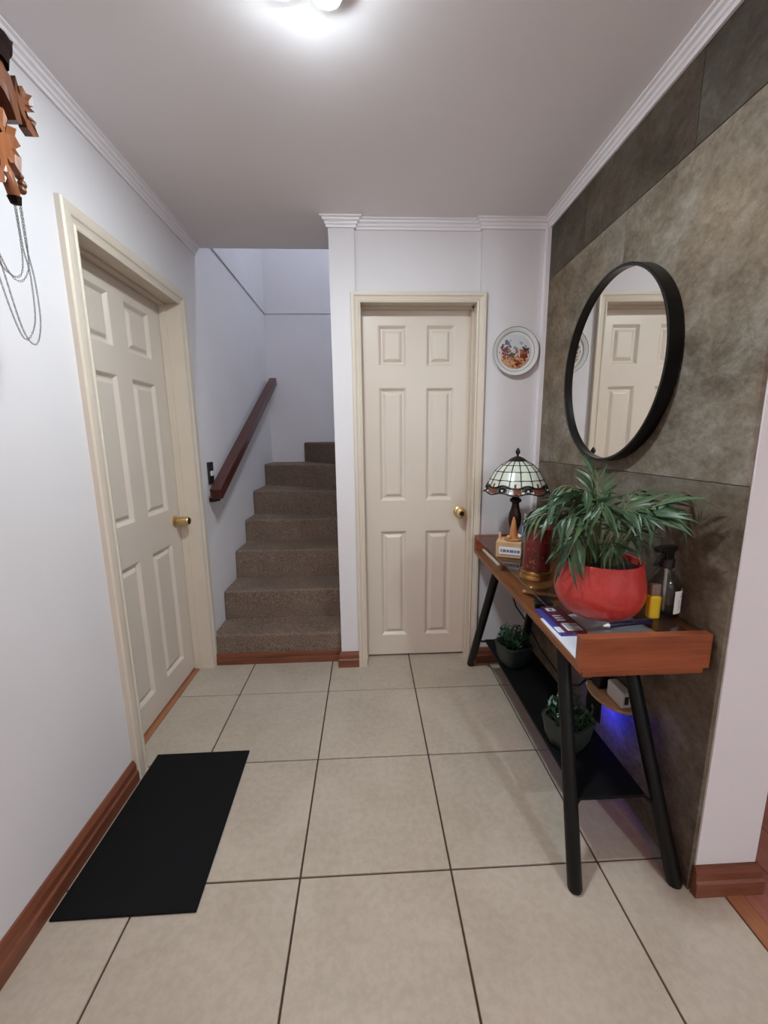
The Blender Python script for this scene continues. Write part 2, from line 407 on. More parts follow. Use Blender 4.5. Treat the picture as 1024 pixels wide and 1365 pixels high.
# cornices
CP = [(0, 5.035), (.018, 5.035), (.022, 5.058), (.034, 5.064), (.036, 5.086), (.056, 5.094), (.060, 5.112), (.080, 5.118), (.080, ZC+.004), (0, ZC+.004)]
sweep(MB(), [(XL, -4.0), (XL, 5.40)], CP, 1).build('trim_4', M['crown'], kind='structure')
sweep(MB(), [(-.36, 4.86), (-.36, YB), (-.085, YB), (-.085, YB+.045), (1.292, YB+.045), (1.292, YB), (2.021, YB), (1.98, 2.0), (2.39, 2.0), (2.39, 4.0)], CP, 1 ).build('trim_5', M['crown'], kind='structure')

# baseboards
BP = [(0, 0), (.042, 0), (.042, .098), (.030, .112), (.030, .160), (.014, .198), (0, .200)]
sweep(MB(), [(XL, -4.0), (XL, 3.07)], BP, 1).build('baseboard_left', M['base'], kind='structure')
sweep(MB(), [(-.36, 4.80), (-.36, YB), (-.14, YB)], BP, 1).build('baseboard_back', M['base_x'], kind='structure')
sweep(MB(), [(1.35, YB), (2.0, YB)], BP, 1).build('baseboard_back_right', M['base_x'], kind='structure')
sweep(MB(), [(1.992, 2.0), (2.39, 2.0), (2.39, 4.6)], BP, 1).build('baseboard_right', M['base_x'], kind='structure')

# ------------------------------------------------------------------ doors
def door(n, tf, width, knob_kind, cas_w, ztop, sill):
    """tf(s, d, z): s along the wall, d out of the wall into the hall, z up"""
    root = empty('door_%d' % n, tf(width/2, 0, 0), kind='structure')
    def bx(mb, s0, s1, d0, d1, z0, z1):
        return mb.hexa([tf(s0,d0,z0),tf(s1,d0,z0),tf(s1,d1,z0),tf(s0,d1,z0),tf(s0,d0,z1),tf(s1,d0,z1),tf(s1,d1,z1),tf(s0,d1,z1)])
    LD = -.20                               # front face of the leaf
    # leaf: stiles and rails around six openings
    pw0 = .205 if width < 1.4 else .255; cst = .235; pw = (width-2*pw0-cst)/2
    sx = [(pw0, pw0+pw), (pw0+pw+cst, width-pw0)]
    zz = [(.30, 1.70), (2.085, 3.43), (3.675, 4.125)]
    m = MB()
    t0 = LD-.075
    for a, b in ((.006, sx[0][0]), (sx[0][1], sx[1][0]), (sx[1][1], width-.006)): bx(m, a, b, t0, LD, .03, ztop-.005)
    for a, b in ((.03, .30), (1.70, 2.085), (3.43, 3.675), (4.125, ztop-.005)):
        for s0, s1 in sx: bx(m, s0, s1, t0, LD, a, b)
    leaf = m.build('door_leaf', M['door'], root)
    for s0, s1 in sx:
        for z0, z1 in zz:
            rings = []
            for ins, dep in ((0, -.07), (0, -.002), (.006, -.004), (.034, -.030), (.050, -.030), (.078, -.010), (.088, -.007)):
                rings.append([tf(s0+ins, LD+dep, z0+ins), tf(s1-ins, LD+dep, z0+ins), tf(s1-ins, LD+dep, z1-ins), tf(s0+ins, LD+dep, z1-ins)])
            MB().loft(rings).build('panel', M['door'], leaf)
    # jamb lining, stop and casing
    m = MB()
    bx(m, -.028, .004, -.33, .0, 0, ztop+.03); bx(m, width-.004, width+.028, -.33, .0, 0, ztop+.03); bx(m, -.028, width+.028, -.33, .0, ztop, ztop+.03)
    bx(m, 0, .022, LD+.004, LD+.075, 0, ztop); bx(m, width-.022, width, LD+.004, LD+.075, 0, ztop); bx(m, 0, width, LD+.004, LD+.075, ztop-.022, ztop)
    m.build('jamb', M['casing'], root)
    def cas(path):
        prof = [(0, 0), (0, .030), (.018, .036), (.030, .028), (.058, .036), (.070, .046), (.098, .050), (cas_w-.012, .050), (cas_w, .038), (cas_w, 0)]
        rings = []
        for s, z, ds, dz in path: rings.append([tf(s+ds*o, d-.0, z+dz*o) for o, d in prof])
        return MB().loft(rings)
    i = .010
    cas([(-i+.02, 0, -1, 0), (-i+.02, ztop-.01, -1, 1)]).build('casing', M['casing'], root, smooth=False)
    cas([(-i+.02, ztop-.01, -1, 1), (width+i-.02, ztop-.01, 1, 1)]).build('casing', M['casing'], root)
    cas([(width+i-.02, ztop-.01, 1, 1), (width+i-.02, 0, 1, 0)]).build('casing', M['casing'], root)
    # knob
    ks, kz = width-pw0/2-.005, 1.935
    def lath(prof, name, mat, parent, n=28):
        rings = [[tf(ks+r*math.cos(2*PI*k/n), d, kz+r*math.sin(2*PI*k/n)) for k in range(n)] for r, d in prof]
        return MB().loft(rings).build(name, mat, parent, smooth=True)
    kb = lath([(.070, LD-.006), (.070, LD+.010), (.058, LD+.022), (.030, LD+.030)], 'knob_rosette', M['brass'], root)
    if knob_kind == 'round':
        lath([(.028, LD+.02), (.026, LD+.055), (.040, LD+.070), (.062, LD+.092), (.068, LD+.115), (.060, LD+.138), (.040, LD+.150), (.022, LD+.152), (.020, LD+.146)], 'knob', M['brass'], kb)
        lath([(.030, LD+.148), (.030, LD+.1545), (.022, LD+.156)], 'keyhole', M['bronze'], kb)
    else:
        lath([(.026, LD+.02), (.026, LD+.045), (.046, LD+.058), (.050, LD+.080), (.050, LD+.150), (.044, LD+.160)], 'knob', M['brass'], kb)
        lath([(.036, LD+.158), (.036, LD+.166)], 'keyhole', M['bronze'], kb)
    if sill:
        m = MB(); bx(m, 0, width, LD-.09, LD+.062, -.02, .012); m.build('sill', M['thresh'], root, bevel=.1)
    return root
door(1, lambda s, d, z: (XL+d, D1a+s, z), D1b-D1a, 'barrel', .150, DH, True)
door(2, lambda s, d, z: (D2a+s, YB-d, z), D2b-D2a, 'round', .105, DH, False)
bpy.data.objects['door_1']['label'] = 'cream six panel door in the left wall with a brass barrel knob'
bpy.data.objects['door_2']['label'] = 'cream six panel door in the back wall with a round brass knob'

# ------------------------------------------------------------------ staircase
st = empty('staircase', (-1.2, 4.86, 0), 'carpeted brown grey staircase climbing between white walls and turning right', 'staircase')
XS = -.362
zt = [.385, .785, 1.20, 1.56, 1.97, 2.385, 2.80, 3.20]
yb_ = [4.872, 5.39, 5.97, 6.565, 7.14]
yt_ = [4.905, 5.42, 6.02, 6.605, 7.19]
XS0 = XL+.001
for k in range(4):
    z0 = 0 if k == 0 else zt[k-1]-.05
    yn = yb_[k+1]+.35
    MB().hexa([(XS0,yb_[k],z0),(XS,yb_[k],z0),(XS,yn,z0),(XS0,yn,z0),(XS0,yt_[k]-.012,zt[k]),(XS,yt_[k]-.012,zt[k]),(XS,yn,zt[k]),(XS0,yn,zt[k])]).build('step', M['carpet'], st, bevel=1.4, seg=3)
NX, NY = -.30, 7.30
def wstep(poly, z0, z1):
    MB().prism(poly, z0, z1).build('step', M['carpet'], st, bevel=1.4, seg=3)
wstep([(XS0, 7.17), (XS, 6.97), (XS, 7.9), (XS0, 8.6)], zt[3]-.05, zt[4])
wstep([(XS0, 8.10), (XS, 7.33), (-.0, 7.33), (-.0, YE-.01), (XS0, YE-.01)], zt[4]-.05, zt[5])
wstep([(-1.34, YE-.01), (XS+.04, 7.34), (.3, 7.34), (.3, YE-.01)], zt[5]-.05, zt[6])
wstep([(-.25, YE-.01), (-.25, 7.36), (.8, 7.36), (.8, YE-.01)], zt[6]-.05, zt[7])
MB().box(-1.972, XS, 4.84, 4.95, 0, .085).box(-1.972, XS, 4.853, 4.95, .085, .145).build('bottom_trim', M['base_x'], st, bevel=.3)

# handrail
hr = empty('handrail', (-1.93, 5.1, 2.2), 'dark red wooden handrail sloping up the left wall of the stairs', 'handrail')
A, B = Vector((-1.880, 5.07, 2.185)), Vector((-1.880, 8.70, 4.035))
dr = (B-A).normalized(); nr = Vector((1,0,0)).cross(dr).normalized()
if nr.z < 0: nr = -nr
def railbar(name, off_x, off_n, wx, hn, a, b, m):
    c = (a+b)/2 + Vector((off_x,0,0)) + nr*off_n
    return MB().obox(c, Vector((wx,0,0)), dr*((b-a).length/2), nr*hn).build(name, m, hr, bevel=.7, seg=3)
railbar('rail', 0, 0, .070, .074, A, B, M['rail'])
railbar('lower_rail', -.052, -.086, .030, .056, A+dr*.10, B-dr*.12, M['rail'])
for tt in (.03, .5, .86):
    p = A + dr*(B-A).length*tt - nr*.10
    MB().tube([(XL-.005, p.y, p.z-.06), (XL+.05, p.y, p.z-.06), (p.x-.03, p.y, p.z-.05), (p.x, p.y, p.z+.03)], .026, 8).build('bracket', M['bronze'], hr, smooth=True)
sw = empty('light_switch', (XL, 5.30, 2.33), 'dark switch plate with a small white rocker behind the lower end of the handrail', 'light switch')
MB().box(XL-.002, XL+.018, 5.215, 5.385, 2.30, 2.575).build('plate', M['switch_dark'], sw, bevel=.2)
MB().box(XL+.01, XL+.034, 5.27, 5.35, 2.40, 2.46).build('rocker', M['white_pl'], sw, bevel=.15)

# ------------------------------------------------------------------ door mat
tag(MB().hexa([(-1.960,2.035,0.0005),(-1.091,2.040,0.0005),(-1.133,3.338,0.0005),(-1.962,3.333,0.0005),
    (-1.960,2.035,.018),(-1.091,2.040,.018),(-1.133,3.338,.018),(-1.962,3.333,.018)]).build('door_mat', M['mat'], origin=(-1.53,2.7,0), bevel=.2),
    'plain black rectangular mat on the tiles along the left wall', 'mat')

# ------------------------------------------------------------------ console table
TT = 1.722
def fx(y): return 1.188 + (y-2.05)*(1.247-1.188)/2.51        # front edge of the tray
def bx_(y): return 1.955 + (y-2.05)*.010                     # back edge
Y0, Y1 = 2.05, 4.56
tb = empty('console_table', (1.6, 3.3, 0), 'long walnut console table with glass top and splayed black legs along the stone wall', 'table')
def slab(y0, y1, i0, i1, z0, z1, m, name, bev=.15):
    return MB().hexa([(fx(y0)+i0,y0,z0),(bx_(y0)-i1,y0,z0),(bx_(y1)-i1,y1,z0),(fx(y1)+i0,y1,z0),
                      (fx(y0)+i0,y0,z1),(bx_(y0)-i1,y0,z1),(bx_(y1)-i1,y1,z1),(fx(y1)+i0,y1,z1)]).build(name, m, tb, bevel=bev)
slab(Y0, Y0+.055, 0, 0, 1.512, TT, M['wal_x'], 'end_panel')
slab(Y1-.055, Y1, 0, 0, 1.512, TT, M['wal_x'], 'end_panel')
slab(Y0+.055, Y1-.055, 0, .05, 1.512, 1.552, M['wal_y'], 'tray_board')
MB().hexa([(bx_(Y0)-.05,Y0+.055,1.512),(bx_(Y0),Y0+.055,1.512),(bx_(Y1),Y1-.055,1.512),(bx_(Y1)-.05,Y1-.055,1.512),
           (bx_(Y0)-.05,Y0+.055,TT-.03),(bx_(Y0),Y0+.055,TT-.03),(bx_(Y1),Y1-.055,TT-.03),(bx_(Y1)-.05,Y1-.055,TT-.03)]).build('back_panel', M['wal_y'], tb, bevel=.1)
slab(Y0+.016, Y1-.016, .03, .02, 1.472, 1.5125, M['wal_x'], 'under_frame')
ZG = TT-.006
slab(Y0+.056, Y1-.056, .004, .004, ZG-.016, ZG, M['glass'], 'glass_top', .04)
for ys, yt2 in ((2.045, 2.63), (4.655, 4.06)):
    for xs, xt in ((1.272, 1.375), (1.925, 1.82)):
        p0, p1 = Vector((xs, ys, 0.012)), Vector((xt, yt2, 1.475))
        d = (p1-p0).normalized()
        leg = MB().tube([p0-d*.0+Vector((0,0,-.010)), p0+d*.01, p0+d*.7, p1], [.040, .046, .047, .047], 14).build('leg', M['black'], tb, smooth=True)
ZS = .50
MB().box(1.356, 1.806, 2.22, 4.36, ZS-.022, ZS).build('lower_shelf', plain('matt black shelf', (7, 7, 8), .6, spec=.2), tb, bevel=.1)
for (sx_, sy_), (xs, ys, xt, yt2) in (((1.356, 2.235), (1.272,2.045,1.375,2.63)), ((1.806, 2.235), (1.925,2.045,1.82,2.63)), ((1.356, 4.345), (1.272,4.655,1.375,4.06)), ((1.806, 4.345), (1.925,4.655,1.82,4.06))):
    tz = (ZS-.07)/1.475; lp = Vector((xs+(xt-xs)*tz, ys+(yt2-ys)*tz, ZS-.07))
    sp = Vector((sx_+(.015 if sx_ < 1.6 else -.015), sy_, ZS-.012))
    MB().tube([sp, sp.lerp(lp, .35)+Vector((0,0,-.012)), sp.lerp(lp, .75)+Vector((0,0,-.008)), lp], .013, 8).build('bracket', M['black'], tb, smooth=True)

# ------------------------------------------------------------------ potted palm
PC = (1.490, 2.430)
pp = empty('potted_palm', (PC[0], PC[1], ZG), 'parlor palm with feathery fronds in a round glossy red pot on the console table', 'potted plant')
prof = [(.02, 0), (.165, .001), (.200, .012), (.238, .055), (.262, .115), (.268, .160), (.264, .215), (.252, .280), (.243, .335), (.242, .350), (.236, .355), (.228, .350), (.226, .30), (.20, .296), (.02, .296)]
MB().lathe(prof, (PC[0], PC[1], ZG), 56).build('pot', M['pot'], pp, smooth=True)
m = MB().lathe([(.005, .325), (.12, .322), (.222, .312), (.224, .302), (.005, .30)][::-1], (PC[0], PC[1], ZG), 32).build('soil', M['soil'], pp, smooth=True)
# leaflets: shared meshes, hung one by one on the fronds
def leaflet_mesh(name, L, W, droop):
    n = 6; vs = []; fs = []
    for k in range(n+1):
        t = k/n
        wd = W*(math.sin(PI*min(1, t*1.02)**.8)*.97+.03)*(1 if t < .97 else .3)
        x = L*t; z = -droop*L*t*t
        vs += [(x, -wd, z+wd*.35), (x, 0, z), (x, wd, z+wd*.35)]
    for k in range(n):
        for i in (0, 1): fs.append((3*k+i, 3*k+i+1, 3*k+i+4, 3*k+i+3))
    me = bpy.data.meshes.new(name); me.from_pydata([(a*U, b*U, c*U) for a, b, c in vs], [], fs)
    me.polygons.foreach_set('use_smooth', [True]*len(me.polygons)); me.materials.append(M['leaf']); return me
LM = [leaflet_mesh('leaflet', .20, .0130, .30), leaflet_mesh('leaflet', .21, .0150, .5), leaflet_mesh('leaflet', .19, .0140, .75), leaflet_mesh('leaflet', .22, .0135, .4)]
# tip, arch, gravity on the leaflets, leaflet scale, number of pairs
FRONDS = [((1.20,2.52,2.50), .34, .80, 1.15, 8), ((1.07,2.56,2.30), .24, .45, .90, 8), ((1.12,2.74,2.31), .26, .4, .90, 8),
          ((1.21,2.31,2.12), .24, .50, 1.10, 8), ((1.43,2.50,2.65), .05, -.05, .80, 8), ((1.52,2.60,2.60), .06, -.05, .85, 8),
          ((1.86,2.27,2.49), .17, .10, 1.10, 8), ((1.85,2.38,2.43), .22, .18, 1.0, 8), ((1.78,2.20,2.37), .22, .28, 1.0, 8),
          ((1.72,2.48,2.49), .14, .15, .95, 8), ((1.33,2.20,2.43), .28, .55, 1.0, 8), ((1.54,2.18,2.40), .20, .50, .90, 8),
          ((1.32,2.38,2.50), .28, .65, 1.05, 8), ((1.62,2.70,2.48), .10, .1, .95, 8), ((1.42,2.20,2.19), .10, .35, .70, 7), ((1.60,2.24,2.22), .10, .3, .70, 7),
          ((1.17,2.36,2.32), .26, .55, 1.0, 8), ((1.66,2.26,2.40), .22, .45, 1.0, 8), ((1.28,2.64,2.45), .22, .4, .95, 8)]
for q, (tip, arch, grav, lsc, NP) in enumerate(FRONDS):
    a = 2*PI*q/len(FRONDS)
    tp = Vector(tip); b0 = Vector((PC[0]+.06*math.cos(a*2.3), PC[1]+.06*math.sin(a*2.3), ZG+.312))
    b0 += (Vector((tp.x, tp.y, b0.z))-b0)*.12
    mid = b0.lerp(tp, .40) + Vector((0, 0, arch+.10))
    def bez(t): return b0*(1-t)**2 + mid*2*t*(1-t) + tp*t*t
    fr = MB().tube([bez(k/9) for k in range(10)], [.0080-.0006*k for k in range(10)], 6).build('frond', M['stem'], pp, smooth=True)
    for k in range(NP):
        t = .32 + .67*k/(NP-1)
        p = bez(t); tan = (bez(min(1, t+.02))-bez(t-.02)).normalized()
        sd = tan.cross(Vector((0,0,1)))
        if sd.length < .15: sd = Vector((math.cos(a), math.sin(a), 0))
        sd.normalize(); nrm = sd.cross(tan).normalized()
        for sgn in (-1, 1):
            d = (sd*sgn*(1.05-.35*t)*random.uniform(.75, 1.15) + tan*(.30+.75*t+random.uniform(-.12, .12)) + Vector((0,0,-grav+random.uniform(-.22,.22)))).normalized()
            yax = nrm.cross(d).normalized(); zax = d.cross(yax).normalized()
            R = Matrix((d, yax, zax)).transposed() @ Matrix.Rotation(random.uniform(-.5, .5), 3, 'X')
            L = lsc*(.62+.5*math.sin(PI*(.12+.74*k/(NP-1))))*random.uniform(.85, 1.12)
            if (p + d*L*.2).x > 1.955: L *= .5
            o = bpy.data.objects.new('leaflet', random.choice(LM)); COL.objects.link(o); o.parent = fr
            o.matrix_local = Matrix.Translation((p-Vector(ORG[pp.name]))*U) @ R.to_4x4() @ Matrix.Diagonal((L, L*random.uniform(.85,1.15), L, 1))
for k in range(9):
    a = k*2.4; r0 = .02+.011*k
    MB().tube([(PC[0]+r0*math.cos(a), PC[1]+r0*math.sin(a), ZG+.30), (PC[0]+r0*1.3*math.cos(a), PC[1]+r0*1.3*math.sin(a), ZG+.42), (PC[0]+r0*2.2*math.cos(a), PC[1]+r0*2.2*math.sin(a), ZG+.52)], [.008, .007, .004], 6).build('stem', M['stem'], pp, smooth=True)

# ------------------------------------------------------------------ small plants on the lower shelf
def small_plant(c, rot, seed, label):
    rr = random.Random(seed)
    t = empty('potted_succulent', (c[0], c[1], ZS), label, 'potted plant', 'small plants on the lower shelf')
    def ring(h, z, r):
        pts = []
        for k in range(24):
            a = 2*PI*k/24; s = 1/max(abs(math.cos(a)), abs(math.sin(a))); s = min(s, 1.22)
            x_, y_ = h*s*math.cos(a), h*s*math.sin(a)
            pts.append((c[0]+x_*math.cos(rot)-y_*math.sin(rot), c[1]+x_*math.sin(rot)+y_*math.cos(rot), ZS+z))
        return pts
    MB().loft([ring(.085, .001, 0), ring(.10, .01, 0), ring(.135, .10, 0), ring(.150, .20, 0), ring(.158, .222, 0), ring(.158, .24, 0), ring(.136, .24, 0), ring(.130, .20, 0), ring(.02, .198, 0)]).build('planter', M['planter'], t, smooth=True)
    MB().loft([ring(.02, .20, 0), ring(.132, .20, 0), ring(.132, .212, 0), ring(.02, .22, 0)]).build('soil', M['soil'], t)
    m = MB()
    for k in range(46):
        a = rr.uniform(0, 2*PI); r = .12*math.sqrt(rr.random())
        b = Vector((c[0]+r*math.cos(a), c[1]+r*math.sin(a), ZS+.205)); h = rr.uniform(.08, .20)*(1.2-r*3)
        lean = Vector((math.cos(a), math.sin(a), 0))*rr.uniform(0, .07)
        top = b+lean+Vector((0,0,h))
        m.tube([b, b.lerp(top, .5)+Vector((0,0,.01)), top], [.006, .005, .003], 4)
        for q in range(8):
            tt = .2+.8*q/7; p = b.lerp(top, tt); an = q*2.4+a
            d = Vector((math.cos(an), math.sin(an), .7)).normalized(); sd = d.cross(Vector((0,0,1))).normalized()
            l = .05*rr.uniform(.7, 1.2); wd = .011
            m.add([p-sd*wd*.4, p+d*l*.5-sd*wd, p+d*l, p+d*l*.5+sd*wd, p+sd*wd*.4, p+d*l*.5+Vector((0,0,-.008))], [(0,1,5),(1,2,5),(2,3,5),(3,4,5),(4,0,5),(0,4,3,2,1)])
    m.build('foliage', M['succ'], t, kind='stuff')
small_plant((1.500, 2.68), .5, 3, 'bushy green plant in a square dark planter on the near half of the lower shelf')
small_plant((1.490, 3.82), .3, 5, 'bushy green plant in a square dark planter at the far end of the lower shelf')

# ------------------------------------------------------------------ stained glass table lamp
LC = (1.563, 4.14)
ZL = 2.30
lp = empty('table_lamp', (LC[0], LC[1], ZG), 'bronze table lamp with a domed stained glass shade at the far end of the console', 'lamp')
MB().lathe([(.01, 0), (.155, .001), (.160, .012), (.150, .03), (.11, .045), (.06, .06), (.034, .09), (.030, .12), (.038, .15), (.060, .21), (.068, .27), (.062, .33), (.045, .38), (.036, .43), (.04, .45), (.058, .46), (.06, .48), (.04, .50), (.02, .52), (.02, .90)], (LC[0], LC[1], ZG), 28).build('lamp_base', M['bronze'], lp, smooth=True)
NS = 16
# shade profile r(z): dome from crown (z 2.62) to lower rim (z 2.30)
SP = [(.092, 2.600), (.160, 2.560), (.222, 2.498), (.268, 2.415), (.300, 2.345)]
def srp(tv):
    k = min(int(tv), len(SP)-2); u = tv-k
    return SP[k][0]*(1-u)+SP[k+1][0]*u, SP[k][1]*(1-u)+SP[k+1][1]*u
shade = None
m = MB()
for k in range(1, len(SP)): 
    r, z = SP[k]; m.tube([(LC[0]+r*math.cos(2*PI*i/48), LC[1]+r*math.sin(2*PI*i/48), z) for i in range(48)], .0058, 6, closed=True)
for i in range(NS):
    a = 2*PI*(i+.5)/NS
    m.tube([(LC[0]+srp(t/3)[0]*math.cos(a), LC[1]+srp(t/3)[0]*math.sin(a), srp(t/3)[1]) for t in range(0, 13)], .0056, 6)
wave = lambda a: 2.285 + .012*math.cos(8*a)
m.tube([(LC[0]+.330*math.cos(2*PI*i/96), LC[1]+.330*math.sin(2*PI*i/96), wave(2*PI*i/96)) for i in range(96)], .0075, 6, closed=True)
m.tube([(LC[0]+.304*math.cos(2*PI*i/96), LC[1]+.304*math.sin(2*PI*i/96), 2.352+.016*math.cos(8*2*PI*i/96)) for i in range(96)], .0085, 6, closed=True)
for i in range(8):                        # scroll work of the border
    a0 = 2*PI*i/8
    pts = []
    for k in range(22):
        th = k*.55; rr_ = .040-.0014*k
        da = rr_*math.cos(th)/.32; dz = rr_*.85*math.sin(th)
        pts.append((LC[0]+(.322-dz*.2)*math.cos(a0+da), LC[1]+(.322-dz*.2)*math.sin(a0+da), 2.318+dz))
    m.tube(pts, .0062, 5)
shade = m.build('lamp_shade', M['lead'], lp, smooth=True)
MB().lathe([(.10, 2.590), (.098, 2.602), (.07, 2.625), (.03, 2.645), (.012, 2.65), (.010, 2.665), (.022, 2.68), (.024, 2.70), (.014, 2.72), (.003, 2.735)], (LC[0], LC[1], 0), 24).build('finial', M['lead'], lp, smooth=True)
def pane(a0, a1, rz, m_, off=0, name='glass_pane'):
    mb = MB(); rings = []
    for (r, z) in rz:
        rings.append([(LC[0]+(r+off+d)*math.cos(a0+(a1-a0)*t), LC[1]+(r+off+d)*math.sin(a0+(a1-a0)*t), z) for t, d in ((0,0),(.33,.003),(.67,.003),(1,0),(1,-.006),(.5,-.004),(0,-.006))])
    mb.loft(rings).build(name, m_, shade, smooth=True)
for i in range(NS):
    a0, a1 = 2*PI*(i-.5)/NS+.008, 2*PI*(i+.5)/NS-.008
    for k in range(len(SP)-1): pane(a0, a1, [SP[k], SP[k+1]], M['shade_glass'])
    bm_ = [M['green_glass'], M['brown_glass'], M['pearl_glass'], M['brown_glass']][i % 4] if i % 2 else [M['pearl_glass'], M['green_glass']][(i//2) % 2]
    pane(a0, a1, [(.301, 2.342), (.316, 2.312)], [M['green_glass'], M['brown_glass']][i % 2])
    pane(a0, a1, [(.316, 2.311), (.328, 2.288)], bm_)
for i in range(8):                        # pearl cabochons between brown tongues
    a0 = 2*PI*i/8
    MB().sphere((LC[0]+.322*math.cos(a0), LC[1]+.322*math.sin(a0), 2.318), .013, 10, 6).build('cabochon', M['pearl_glass'], shade, smooth=True)
    a1 = a0 + PI/8
    pane(a1-.035, a1+.035, [(.285, 2.385), (.303, 2.34)], M['brown_glass'], .004)

# ------------------------------------------------------------------ things on the console table
# wooden box with a printed strip, cone, peg and pen
bo = empty('wooden_box', (1.36, 3.72, ZG), 'small pale wooden box with a white printed strip in front of the table lamp', 'box')
ang = -.45
def rb(p, c=(1.365, 3.72)):
    x_, y_ = p; return (c[0]+x_*math.cos(ang)-y_*math.sin(ang), c[1]+x_*math.sin(ang)+y_*math.cos(ang))
ZB = ZG+.155
MB().prism([rb(p) for p in ((-.115,-.10), (.115,-.10), (.115,.10), (-.115,.10))], ZG+.0005, ZB).build('body', M['tan'], bo, bevel=.3)
MB().prism([rb(p) for p in ((-.085,-.106), (.113,-.106), (.113,-.099), (-.085,-.099))], ZG+.035, ZG+.105).build('label_strip', M['paper'], bo)
m = MB()
xx = -.070
for wd in (.014, .030, .022, .034, .018, .026):
    if xx+wd > .108: break
    m.prism([rb(p) for p in ((xx,-.1075), (xx+wd,-.1075), (xx+wd,-.105), (xx,-.105))], ZG+.056, ZG+.082); xx += wd+.006
m.build('print', M['ink'], bo)
cx_, cy_ = rb((.03, .0))
cn = empty('wooden_cone', (cx_, cy_, ZB), 'tall orange wooden cone on a round dish standing on the pale box', 'ornament')
MB().lathe([(.01, .0005), (.075, .001), (.085, .012), (.083, .02), (.02, .018)], (cx_, cy_, ZB), 24).build('dish', M['orange_wood'], cn, smooth=True)
MB().lathe([(.01, .018), (.042, .018), (.030, .11), (.017, .19), (.006, .225)], (cx_, cy_, ZB), 20).build('cone', M['orange_wood'], cn, smooth=True)
for j, (dx, dy, r) in enumerate(((-.055,-.03,.018), (.055,-.02,.020), (.06,.03,.018))):
    tag(MB().sphere((cx_+dx, cy_+dy, ZB+.02+r), r, 10, 6).build('bead', [M['tan'], M['white_pl'], M['white_pl']][j], smooth=True, origin=(cx_+dx, cy_+dy, ZB+.02)),
        ['tan bead on the dish left of the wooden cone', 'white bead on the dish right of the wooden cone, nearer one', 'white bead on the dish right of the wooden cone, farther one'][j], 'bead')
px_, py_ = rb((-.095, .02))
tag(MB().lathe([(.012, .0005), (.013, .05), (.010, .06), (.002, .062)], (px_, py_, ZB), 12).build('peg', plain('pink peg', (206, 160, 146), .5), smooth=True, origin=(px_, py_, ZB)),
    'small pink peg standing on the left corner of the pale wooden box', 'peg')
qx, qy = rb((.125, .10))
pn = empty('utility_lighter', (qx+.01, qy+.03, ZG), 'slim blue pen shaped lighter with a white tip leaning upright behind the pale box', 'lighter')
d = Vector((.02, .04, .34))
b0 = Vector((qx+.01, qy+.04, ZG+.001))
MB().tube([b0, b0+d*.05, b0+d*.35, b0+d*.75, b0+d*.82], [.014, .018, .024, .024, .016], 12).build('body', plain('light blue plastic', (112, 150, 186), .4), pn, smooth=True)
MB().tube([b0+d*.82, b0+d*.86, b0+d*1.12], [.012, .008, .007], 10).build('tip', M['white_pl'], pn, smooth=True)

# red and gold vessel
VC = (1.352, 3.065)
ve = empty('candle_vessel', (VC[0], VC[1], ZG), 'dark red and gold enamelled beaker with a gold foot ring beside the palm', 'vessel')
MB().lathe([(.01, 0), (.105, .001), (.124, .012), (.126, .03), (.118, .045), (.122, .058), (.120, .072), (.104, .080)], (VC[0], VC[1], ZG), 36).build('foot', M['gold'], ve, smooth=True)
MB().lathe([(.02, .076), (.104, .078), (.106, .12), (.104, .36), (.108, .42), (.104, .42), (.098, .36), (.098, .10), (.02, .098)], (VC[0], VC[1], ZG), 36).build('beaker', M['vessel'], ve, smooth=True)

# spray bottle
SB = (1.855, 2.335)
sp = empty('spray_bottle', (SB[0], SB[1], ZG), 'clear spray bottle with a black trigger head and white label beside the stone wall', 'spray bottle')
MB().lathe([(.01, 0.0005), (.085, .002), (.094, .014), (.094, .19), (.088, .225), (.060, .270), (.034, .300), (.032, .325), (.028, .325), (.030, .298), (.056, .262), (.084, .22), (.089, .19), (.089, .02), (.01, .012)], (SB[0], SB[1], ZG), 36).build('bottle', M['clear'], sp, smooth=True)
MB().lathe([(.01, .013), (.0865, .014), (.0865, .05), (.01, .0502)], (SB[0], SB[1], ZG), 28).build('liquid', clear('water', (.9, .93, .92), 1.33), sp, smooth=True)
MB().tube([(SB[0]+.01, SB[1], ZG+.03), (SB[0], SB[1], ZG+.34)], .008, 8).build('dip_tube', M['white_pl'], sp, smooth=True)
rings = []
for z in (.045, .19):
    rings.append([(SB[0]+(.0955+d)*math.cos(a), SB[1]+(.0955+d)*math.sin(a), ZG+z) for a, d in [(-1.55+1.35*k/8, .0005) for k in range(9)]+[(-.20-1.35*k/8, -.0012) for k in range(9)]])
MB().loft(rings).build('label', M['white_pl'], sp)
m = MB()
for z, a0, a1 in ((.165, -1.0, -.7), (.15, -1.1, -.55), (.125, -1.2, -.45), (.112, -1.2, -.5), (.098, -1.2, -.4), (.085, -1.2, -.55), (.07, -1.2, -.45)):
    m.loft([[(SB[0]+(.0958+d)*math.cos(a), SB[1]+(.0958+d)*math.sin(a), ZG+zz_) for a, d in ((a0,.0008),((a0+a1)/2,.0008),(a1,.0008),(a1,0),(a0,0))] for zz_ in (z, z+.006)])
m.build('print', M['ink'], sp)
MB().lathe([(.02, .318), (.043, .318), (.044, .37), (.038, .376), (.02, .376)], (SB[0], SB[1], ZG), 24).build('collar', M['black_pl'], sp, smooth=True)
hd = [(-.115, .425), (-.115, .452), (-.06, .458), (.06, .450), (.075, .437), (.070, .424), (.045, .414), (.036, .37), (-.036, .37), (-.036, .405), (-.06, .424)]
